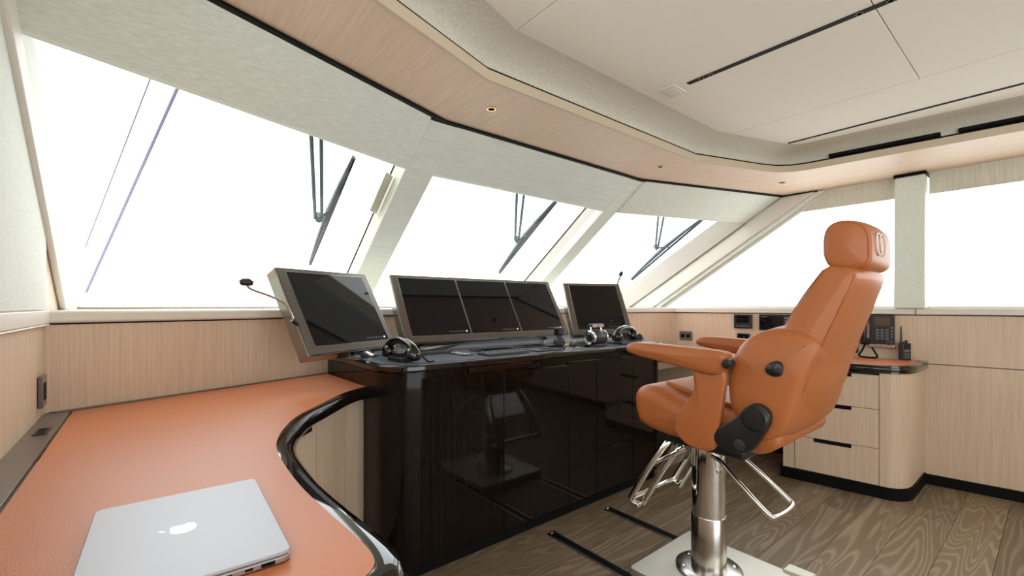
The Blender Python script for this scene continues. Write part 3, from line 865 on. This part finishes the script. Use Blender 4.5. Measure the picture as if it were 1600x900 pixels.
# ------------------------------------------------------------------ monitors
def monitor(label, bl, yaw, w, h, tilt, screens, foot, name='monitor'):
    yw, tl = math.radians(yaw), math.radians(tilt)
    # local: u right, v up the face, n toward viewer
    u = Vector((math.cos(yw), math.sin(yw), 0)); fwd = Vector((-math.sin(yw), math.cos(yw), 0))
    v = fwd * math.sin(tl) + Vector((0, 0, math.cos(tl))); n = u.cross(v)
    m = Matrix((( *[u.x, v.x, n.x], bl[0]), (u.y, v.y, n.y, bl[1]), (u.z, v.z, n.z, bl[2]), (0, 0, 0, 1)))
    t = thing(name, label, 'monitor', (foot[0], foot[1], CZ + .0015), 'helm monitors')
    MB(m).prism(rrect(0, w, 0, h, .006), -.065, -.004).build('housing', 'bezel_edge', t, bevel=.004)
    fr = MB(m)
    b = .042
    fr.prism(rrect(.004, w - .004, .004, h - .004, .005), -.005, .002)
    fr.build('bezel', 'bezel', t, bevel=.003)
    for k in range(screens):
        gap = .014
        sw = (w - 2 * b - gap * (screens - 1)) / screens
        x0 = b + k * (sw + gap)
        rim = MB(m).box(x0 - .004, x0 + sw + .004, b - .008, h - b * .62 + .004, .001, .0035).build('screen_rim', 'bezel_edge', t, bevel=.001)
        s = MB(m).box(x0, x0 + sw, b - .004, h - b * .62, .003, .0055).build('screen', 'screen', t)
        MB(m).box(x0 + .014, x0 + sw - .014, b + .028, h - b * .62 - .012, .0055, .0058).build('display_area', 'screen', s)
        MB(m).lathe([(.004, .0055), (.004, .0065)], (x0 + sw - .022, b + .012, 0), 12).build('status_light', 'led', s)
        for q in range(6):
            MB(m).box(x0 + sw - .045 - q * .017, x0 + sw - .038 - q * .017, b + .010, b + .014, .0055, .006).build('touch_icon', 'icon', s)
    # stand
    c = m @ Vector((w / 2, .03, -.04))
    MB().tube([(foot[0], foot[1], CZ), (c.x, c.y, c.z + .02)], .022, 16).build('stand_post', 'steel', t)
    MB().lathe([(.035, CZ + .001), (.035, CZ + .006), (.024, CZ + .008)], (foot[0], foot[1], 0), 20).build('stand_foot', 'plastic', t)
    return t, m
ml, mlm = monitor('left monitor with taupe frame angled over the desk end', (.488, 1.841, .905), 24.4, .50, .412, 30, 1, (.80, 2.02))
mc, _ = monitor('wide centre monitor with three dark screens in one frame', (.995, 2.05, .913), 0, 1.165, .412, 30, 3, (1.10, 2.12), 'triple_monitor')
MB().tube([(2.0, 2.12, CZ), (2.0, 2.12, .95)], .022, 16).build('stand_post', 'steel', mc)
mr_, mrm = monitor('right monitor with taupe frame beyond the throttle', (2.20, 2.05, .908), -24, .445, .412, 30, 1, (2.42, 2.02))
MB(mrm).lathe([(.004, .0056), (.004, .0064)], (.30, .10, 0), 10).build('red_mark', 'red', mr_)
# gooseneck microphones
t = thing('gooseneck_microphone', 'gooseneck microphone bending left from the left monitor', 'microphone', (.437, 1.905, 1.05), 'gooseneck microphones')
MB().tube(smooth_open([(.447, 1.905, 1.035), (.437, 1.905, 1.07), (.41, 1.903, 1.112), (.365, 1.90, 1.136), (.30, 1.90, 1.162), (.285, 1.90, 1.178)], 6), .0045, 8).build('neck', 'steel', t)
MB().tube([(.46, 1.91, 1.03), (.44, 1.905, 1.045)], .010, 10).build('clamp', 'plastic', t)
MB().tube([(.262, 1.90, 1.185), (.272, 1.90, 1.188), (.290, 1.90, 1.188), (.305, 1.90, 1.183)], [.008, .014, .015, .009], 12).build('head', 'plastic', t, smooth=60)
t = thing('gooseneck_microphone', 'gooseneck microphone standing up at the right monitor corner', 'microphone', (2.72, 2.08, 1.2), 'gooseneck microphones')
MB().tube(smooth_open([(2.63, 2.07, 1.22), (2.70, 2.09, 1.245), (2.735, 2.10, 1.28), (2.765, 2.10, 1.33)], 6), .0055, 8).build('neck', 'plastic', t)
MB().tube([(2.758, 2.10, 1.325), (2.763, 2.10, 1.334), (2.775, 2.10, 1.350), (2.782, 2.10, 1.358)], [.008, .015, .015, .008], 12).build('head', 'plastic', t, smooth=60)

# ------------------------------------------------------------------ starboard desk
RE = [(2.70, 1.78), (2.76, 1.66), (2.90, 1.50), (3.07, 1.34), (3.16, 1.20), (3.192, 1.06), (3.215, .86), (3.235, .70), (3.262, .61), (3.31, .555), (3.39, .53), (3.50, .525), (3.752, .525)]
RC = smooth_open(RE, 5)
d2 = thing('fitted_desk', 'fitted desk with orange leather top and drawers below the instruments', 'desk', (3.5, .9, 0))
WB = [(xl(.55) - .03, .56), (xl(2.1) - .03, 2.085), (2.70, 2.36)]
inner = offset(RC, .03, 1)
MB().prism(RC[:-1] + [(xl(.525) - .001, .525), (xl(2.1) - .001, 2.10), (2.69, 2.392)], DZ - .044, DZ - .001).build('core', 'gloss', d2, smooth=0)
MB().prism(inner[:-6] + [(3.50, .557), (xl(.56) - .05, .557), (xl(2.05) - .03, 2.07), (2.71, 2.35), (2.71, 1.86)], DZ - .02, DZ + .0015).build('leather_top', 'leather_desk', d2, smooth=0)
MB().sweep(RC, [(o * .5 - .02, z) for o, z in BULL], -1).build('gloss_edge', 'gloss', d2, smooth=60)
# drawers
def xd(y): return 3.262 - .14 * (y - .62)
MB().prism([(xd(1.095) + .012, 1.095), (xd(.64) + .012, .64), (3.30, .585), (3.36, .555), (3.74, .55), (3.66, 1.2), (3.24, 1.14)], .06, DZ - .044).build('carcass', 'dark', d2, smooth=0)
for k, (za, zb) in enumerate([(.068, .276), (.279, .502), (.505, .700)]):
    y0, y1 = .665, 1.075
    d_ = MB().hexa([(xd(y0), y0, za), (xd(y0) + .02, y0, za), (xd(y1) + .02, y1, za), (xd(y1), y1, za),
                    (xd(y0), y0, zb), (xd(y0) + .02, y0, zb), (xd(y1) + .02, y1, zb), (xd(y1), y1, zb)]).build('drawer', 'wood', d2, bevel=.0012)
    ya, yb = .79, .975
    MB().hexa([(xd(ya) - .002, ya, zb - .020), (xd(ya) + .01, ya, zb - .020), (xd(yb) + .01, yb, zb - .020), (xd(yb) - .002, yb, zb - .020),
               (xd(ya) - .002, ya, zb + .001), (xd(ya) + .01, ya, zb + .001), (xd(yb) + .01, yb, zb + .001), (xd(yb) - .002, yb, zb + .001)]).build('finger_slot', 'black', d_)
cp = smooth_open([(xd(.662), .662), (xd(.62) + .004, .615), (3.30, .572), (3.36, .548), (3.45, .542), (xl(.54) - .001, .542)], 5)
MB().sweep(cp, [(-.012, .068), (0, .068), (0, DZ - .046), (-.012, DZ - .046)], -1).build('curved_end', 'wood', d2, smooth=40)
MB().prism([(xd(1.14), 1.14), (xd(1.078), 1.078), (xd(1.078) + .02, 1.078), (3.66, 1.22), (3.66, 1.24)], .068, DZ - .046).build('knee_panel', 'wood', d2, smooth=0)
pl = [(3.66, 1.25), (xd(1.145) - .006, 1.15)] + [(p[0] - .006, p[1] - .006) for p in ([(xd(1.08), 1.08)] + cp)]
MB().sweep(pl, [(-.02, 0), (0.004, 0), (0.004, .066), (-.02, .066)], -1).build('plinth', 'black', d2, smooth=40)
# low cabinet with dark niche beside the console
cab = thing('low_cabinet', 'pale oak low cabinet with dark niche between console and right desk', 'cabinet', (2.97, 1.9, 0))
MB().box(2.72, 2.752, 1.78, 2.30, .06, DZ - .046).build('side_panel', 'wood', cab)
MB().box(3.22, 3.25, 1.78, 2.15, .06, DZ - .046).build('side_panel', 'wood', cab)
MB().box(2.752, 3.22, 1.78, 2.15, .655, DZ - .046).build('top_panel', 'wood', cab)
MB().box(2.752, 3.22, 2.1, 2.15, .06, .655).build('back_panel', 'dark', cab)
MB().box(2.752, 3.22, 1.80, 2.1, .06, .09).build('bottom_panel', 'dark', cab)
MB().box(2.72, 3.25, 1.80, 2.15, 0, .06).build('plinth', 'black', cab)


# ------------------------------------------------------------------ instruments on the starboard wall
ang = math.atan(.1325)


def wall_m(y, z):   # local: a = along wall toward viewer (−y), b = up, c = out of the wall
    a = Vector((math.sin(ang), -math.cos(ang), 0)); b = Vector((0, 0, 1)); c = Vector((-math.cos(ang), -math.sin(ang), 0))
    o = Vector((xl(y), y, z))
    return Matrix(((a.x, b.x, c.x, o.x), (a.y, b.y, c.y, o.y), (a.z, b.z, c.z, o.z), (0, 0, 0, 1))), o


def wall_item(name, label, cat, y0, y1, za, zb, depth, group=None, mat='plastic', r=.006):
    m, o = wall_m((y0 + y1) / 2, (za + zb) / 2)
    t = thing(name, label, cat, o, group)
    w, h = abs(y1 - y0), zb - za
    MB(m).prism(rrect(-w / 2, w / 2, -h / 2, h / 2, r), .001, depth).build('housing', mat, t, bevel=.003)
    return t, m, w, h
t, m, w, h = wall_item('wall_socket', 'dark double socket on the right wall by the console', 'socket', 1.967, 2.075, .809, .885, .010, mat='taupe')
for s in (-.022, .022):
    MB(m).box(s - .015, s + .015, -.015, .015, .009, .012).build('insert', 'black', t, bevel=.002)
t, m, w, h = wall_item('display_unit', 'small instrument display with buttons on the right wall', 'display', 1.508, 1.637, .924, 1.034, .022)
MB(m).box(-.044, .044, -.008, .044, .0215, .024).build('screen', 'screen', t)
for i in range(6): MB(m).lathe([(.006, .022), (.006, .0255)], (-.044 + i * .0175, -.035, 0), 12).build('button', 'key', t)
t, m, w, h = wall_item('display_unit', 'wider instrument display half hidden behind the chair back', 'display', 1.25, 1.46, .915, 1.036, .024)
MB(m).box(-.095, .055, -.05, .05, .0235, .026).build('screen', 'screen', t)
MB(m).box(-.090, -.05, .040, .044, .026, .0265).build('caption', 'icon', t)
for i in range(4): MB(m).box(.066, .094, -.045 + i * .024, -.029 + i * .024, .0235, .027).build('button', 'key', t)
t, m, w, h = wall_item('control_switch', 'small black switch panel below the instrument display', 'switch panel', 1.526, 1.618, .828, .886, .014)
MB(m).box(-.03, .03, -.012, .018, .0135, .016).build('insert', 'screen', t)
MB(m).box(.004, .012, .0, .006, .016, .017).build('red_mark', 'red', t)
t, m, w, h = wall_item('wall_keypad', 'black wall keypad seen beside the chair back', 'keypad', .865, .99, .785, .885, .016)
for i in range(5):
    for j in range(4): MB(m).lathe([(.008, .0155), (.008, .019)], (-.045 + i * .0225, -.035 + j * .0225, 0), 10).build('key', 'key', t)
# desk phone mounted on the wall
t, m, w, h = wall_item('telephone', 'black telephone with colour display and keys mounted on the right wall', 'telephone', .680, .806, .845, 1.041, .03, r=.01)
MB(m).box(-.066, .068, -.115, -.092, .002, .036).build('stand', 'steel', t, bevel=.003)
MB(m).box(-.038, .042, .028, .082, .0295, .033).build('display', 'lcd', t)
for i in range(3):
    for j in range(4): MB(m).box(-.030 + i * .024, -.014 + i * .024, -.060 + j * .018, -.049 + j * .018, .0295, .034).build('key', 'key', t)
for j in range(4): MB(m).box(.045, .056, -.05 + j * .02, -.038 + j * .02, .0295, .033).build('key', 'key', t)
MB(m).lathe([(.020, .0295), (.020, .035), (.013, .037)], (.035, -.078, 0), 18).build('dial', 'rubber', t)
hs = MB(m).tube(smooth_open([(-.088, .088, .036), (-.090, .055, .052), (-.090, 0, .056), (-.090, -.055, .052), (-.088, -.088, .036)], 5), [.019] * 4 + [.016] * 13 + [.019] * 4, 12).build('receiver', 'plastic', t, smooth=60)
for s in (-1, 1): MB(m).box(-.110, -.066, s * .075 - .022, s * .075 + .022, .004, .046).build('receiver_end', 'plastic', t, bevel=.008)
MB().tube(smooth_open([tuple(m @ Vector(p)) for p in [(-.085, -.095, .03), (-.100, -.135, .035), (-.115, -.170, .05), (-.075, -.176, .09), (-.02, -.172, .09), (-.035, -.14, .05), (-.06, -.10, .02)]], 6), .0055, 8).build('cord', 'black', t)
# handheld radio standing on the desk
t = thing('handheld_radio', 'black handheld radio with aerial standing on the right desk', 'radio', (3.685, .625, DZ + .0015))
mR = Matrix.Translation((3.685, .625, DZ + .0015)) @ Matrix.Rotation(math.radians(-38), 4, 'Z')
MB(mR).prism(rrect(-.028, .028, -.018, .018, .006), 0, .105).build('body', 'plastic', t, bevel=.003)
MB(mR).tube([(-.018, .004, .10), (-.018, .004, .125), (-.018, .004, .21)], [.0075, .006, .0035], 10).build('aerial', 'plastic', t)
MB(mR).lathe([(.0075, .10), (.0075, .122)], (.014, .004, 0), 12).build('knob', 'rubber', t)
MB(mR).lathe([(.006, .10), (.006, .115)], (-.001, .004, 0), 12).build('knob', 'rubber', t)
MB(mR).box(-.018, .018, -.0195, -.0175, .052, .066).build('display', 'key', t)
for i in range(3):
    for j in range(4): MB(mR).box(-.016 + i * .012, -.008 + i * .012, -.0195, -.0175, .010 + j * .010, .017 + j * .010).build('key', 'key', t)

# ------------------------------------------------------------------ helm chair
CX, CYc = 1.735, .90
ch = thing('helm_chair', 'orange leather helm chair with armrests on a steel column', 'chair', (CX, CYc, 0))
# slide rails in the floor
for xr_, lab in [(1.515, 'black steel floor rail ahead of the chair, nearer the left desk'), (1.935, 'black steel floor rail ahead of the chair, farther from the left desk')]:
    t = thing('floor_rail', lab, 'rail', (xr_, 1.1, 0), 'chair slide rails')
    MB().box(xr_ - .026, xr_ + .026, .35, 1.565, .0, .004).build('flange', 'steel', t, bevel=.001)
    MB().box(xr_ - .017, xr_ + .017, .36, 1.548, .0035, .0052).build('channel', 'black', t)
    MB().lathe([(.007, .004), (.006, .0065)], (xr_, 1.556, 0), 12).build('screw', 'chrome', t)
MB().prism(rrect(1.52, 1.985, .60, 1.112, .012), .006, .042).build('base_plate', 'plate', ch, bevel=.004)
for bx_, by_ in ((1.985, .655),):
    MB().box(bx_ - .02, bx_ + .045, by_ - .05, by_ + .05, .006, .052).build('clamp_block', 'plate', ch, bevel=.006)
MB().lathe([(.125, .042), (.125, .050), (.118, .054), (.07, .055)], (CX + .02, CYc, 0), 48).build('flange', 'steel', ch)
for k in range(6):
    a = k * PI / 3 + .3
    MB().lathe([(.008, .054), (.006, .0575)], (CX + .02 + .1 * math.cos(a), CYc + .1 * math.sin(a), 0), 10).build('bolt', 'chrome', ch)
colx = CX + .02
MB().lathe([(.066, .05), (.066, .262), (.064, .265)], (colx, CYc, 0), 40).build('lower_column', 'steel', ch)
MB().lathe([(.063, .26), (.063, .455), (.060, .457)], (colx, CYc, 0), 40).build('upper_column', 'chrome', ch)
MB().lathe([(.066, .45), (.066, .56)], (colx, CYc, 0), 40).build('collar', 'chrome', ch)
MB().box(colx - .14, colx + .14, CYc - .2, CYc + .12, .555, .60).build('seat_carrier', 'plastic', ch, bevel=.01)

# seat cushion
seatp = [(1.085, .705), (1.083, .755), (1.05, .785), (.99, .788), (.88, .752), (.72, .735), (.62, .73), (.60, .68), (.63, .628), (.80, .612), (.95, .612), (1.05, .632), (1.075, .665)]
sx0, sx1 = CX - .245, CX + .245
seat = MB().puff(seatp, sx0 + .01, sx1 - .01, .045, wf=None).build('seat', 'leather', ch, smooth=70)
MB().puff([(1.0, .79), (.98, .797), (.80, .757), (.66, .75), (.65, .74), (.8, .735), (.98, .77)], CX - .13, CX + .13, .012).build('seat_insert', 'leather', ch, smooth=70)
# lower back with side bolsters
lowp = [(.545, 1.028), (.594, 1.024), (.645, 1.0), (.680, .958), (.702, .89), (.708, .82), (.695, .755), (.655, .695), (.60, .668), (.545, .70), (.515, .755), (.495, .83), (.475, .90), (.450, .975), (.47, 1.01)]
lb = MB().puff(lowp, CX - .245, CX + .245, .035, dome=.01, wf=lambda z: 1.0 - .10 * max(0, (z - .9)) / .13, xc=CX).build('lower_backrest', 'leather', ch, smooth=70)
# upper back
upp = [(.452, 1.212), (.50, 1.135), (.548, 1.045), (.60, .93), (.585, .80), (.555, .74), (.522, .755), (.488, .84), (.468, .92), (.440, .995), (.405, 1.09), (.372, 1.185), (.385, 1.208), (.42, 1.216)]
wfu = lambda z: .83 if z > 1.21 else (1.06 - .23 * max(0, min(1, (z - .85) / .36)))
ub = MB().puff(upp, CX - .205, CX + .205, .022, dome=.016, wf=wfu, xc=CX).build('upper_backrest', 'leather', ch, smooth=70)


def pipe(prof_pts, x, parent, ins=0.0, wf=None, r=.0028):
    for s in (-1, 1):
        pts = []
        for yv, zv in prof_pts:
            xx = x * (wf(zv) if wf else 1)
            pts.append((CX + s * xx, yv, zv))
        MB().tube(smooth_open(pts, 5), r, 6).build('piping', 'piping', parent)
pipe([(.375, 1.19), (.408, 1.09), (.443, .995), (.470, .92), (.490, .845), (.524, .765)], .196, ub, wf=wfu, r=.0022)
pipe([(.452, 1.208), (.500, 1.133), (.546, 1.045)], .198, ub, wf=wfu, r=.0022)
# headrest
hp = [(.466, 1.253), (.466, 1.315), (.450, 1.348), (.415, 1.358), (.372, 1.345), (.350, 1.312), (.346, 1.26), (.350, 1.222), (.376, 1.206), (.441, 1.213)]
hr = MB().puff(hp, CX - .128, CX + .128, .022, dome=.004).build('headrest', 'leather', ch, smooth=70)
pipe([(.459, 1.25), (.459, 1.314), (.445, 1.342), (.414, 1.351), (.376, 1.338), (.357, 1.308), (.353, 1.26), (.357, 1.228), (.380, 1.213), (.439, 1.220), (.459, 1.25)], .122, hr, r=.0025)
for s in (-.05, .05): MB().tube([(CX + s, .41, 1.19), (CX + s, .40, 1.23)], .008, 10).build('headrest_post', 'chrome', ch)
# emblem of two interlocked ovals on the back of the headrest
for k, ux in enumerate((-.021, .021)):
    pts = []
    for i in range(40):
        a = 2 * PI * i / 40
        zz = 1.283 + .033 * math.sin(a)
        pts.append((CX - .03 + ux + .030 * math.cos(a), .3410 + max(0, (zz - 1.28)) * .10, zz))
    MB().tube(pts, .0022, 6, closed=True).build('emblem', 'thread', hr)
# tail of the seat shell
tailp = [(.665, .635), (.63, .70), (.585, .715), (.553, .695), (.560, .655), (.610, .625)]
MB().puff(tailp, CX - .225, CX + .225, .02).build('seat_tail', 'leather', ch, smooth=70)
# recliner brackets, knobs
for s in (-1, 1):
    xa = CX + s * .262
    br = [(.735, .665), (.715, .70), (.66, .745), (.625, .785), (.595, .797), (.565, .78), (.560, .745), (.585, .69), (.615, .645), (.66, .628), (.71, .635)]
    b_ = MB().puff(br, min(xa - .016, xa + .016), max(xa - .016, xa + .016), .008).build('recliner_bracket', 'plastic', ch, smooth=60)
    MB().lathe([(.040, xa), (.040, xa + s * .020), (.034, xa + s * .026), (.012, xa + s * .028)], (0, .600, .752), 28, 'x').build('recliner_cap', 'plastic', b_)
    MB().lathe([(.018, xa), (.018, xa + s * .022), (.010, xa + s * .024)], (0, .645, .66), 20, 'x').build('pivot_cap', 'rubber', b_)
    xk = CX + s * .243
    kp = [(.580, .905), (.568, .925), (.545, .932), (.532, .918), (.535, .892), (.552, .884), (.572, .890)]
    MB().puff(kp, min(xk - s * .012, xk + s * .018), max(xk - s * .012, xk + s * .018), .008).build('lumbar_knob', 'plastic', ch, smooth=60)
# armrests with upholstered supports
for s in (-1, 1):
    a0, a1 = (CX - .30, CX - .225) if s < 0 else (CX + .225, CX + .30)
    armp = [(1.072, .935), (1.058, .955), (1.0, .961), (.853, .957), (.71, .951), (.688, .935), (.690, .90), (.715, .876), (.755, .873), (.90, .893), (1.05, .916)]
    ar_ = MB().puff(armp, a0, a1, .018).build('armrest', 'leather', ch, smooth=70)
    supp = [(.80, .885), (.70, .890), (.702, .80), (.715, .70), (.728, .635), (.755, .610), (.82, .612), (.865, .640), (.878, .675), (.862, .72), (.825, .770), (.803, .82)]
    c0, c1 = (CX - .278, CX - .243) if s < 0 else (CX + .243, CX + .278)
    MB().puff(supp, c0, c1, .012).build('arm_support', 'leather', ch, smooth=70)
    xo = a0 if s < 0 else a1
    pv = MB().lathe([(.016, xo + s * -.02), (.016, xo + s * .006), (.010, xo + s * .008)], (0, .674, .915), 16, 'x').build('arm_pivot', 'plastic', ch)
    MB().tube([(xo - s * .01, .690, .915), (xo - s * .01, .660, .922)], .009, 10).build('pivot_pin', 'plastic', pv)
# footrest: arched tube frame with panel
fr = MB()
def fp(u, v):  # u across, v 0 bottom..1 top
    return (CX + .02 + u, 1.155 - .165 * v, .285 + .295 * v)
arch = [fp(-.165, 0.0), fp(-.165, .35), fp(-.155, .65), fp(-.12, .90), fp(-.06, 1.0), fp(.06, 1.0), fp(.12, .90), fp(.155, .65), fp(.165, .35), fp(.165, 0.0)]
fr = MB().tube(smooth_open(arch, 5), .013, 10).build('footrest_frame', 'chrome', ch, smooth=60)
arch2 = [(p[0] * .86 + (CX + .02) * .14, p[1] - .045, p[2] - .012) for p in arch]
MB().tube(smooth_open(arch2, 5), .011, 10).build('footrest_frame', 'chrome', ch, smooth=60)
MB().tube([fp(-.172, .02), fp(.172, .02)], .011, 10).build('foot_bar', 'chrome', ch)
pnl = [fp(-.12, .45), fp(.12, .45), fp(.10, .85), fp(.05, .93), fp(-.05, .93), fp(-.10, .85)]
MB().add([(p[0], p[1] - .012, p[2]) for p in pnl] + [(p[0], p[1] - .024, p[2]) for p in pnl], [(0, 1, 2, 3, 4, 5), (11, 10, 9, 8, 7, 6)] + [(i, (i + 1) % 6, 6 + (i + 1) % 6, 6 + i) for i in range(6)]).build('footrest_panel', 'steel', ch)
for s in (-1, 1):
    p = fp(s * .165, 0)
    MB().box(p[0] - .016, p[0] + .016, p[1] - .045, p[1] - .005, p[2] - .022, p[2] - .006).build('foot_tab', 'chrome', ch, bevel=.003)
    MB().tube([fp(s * .155, .55), (CX + .02 + s * .12, .93, .545)], .009, 10).build('footrest_link', 'chrome', ch)
# height lever loop behind the column
lp = [(colx - .045, .87, .515), (colx - .07, .82, .512), (colx - .09, .76, .475), (colx - .105, .645, .392), (colx - .085, .618, .378), (colx + .06, .618, .374), (colx + .085, .645, .388), (colx + .075, .76, .475), (colx + .06, .82, .515), (colx + .04, .87, .52)]
MB().tube(smooth_open(lp, 5), .0085, 10).build('lever_loop', 'chrome', ch, smooth=60)
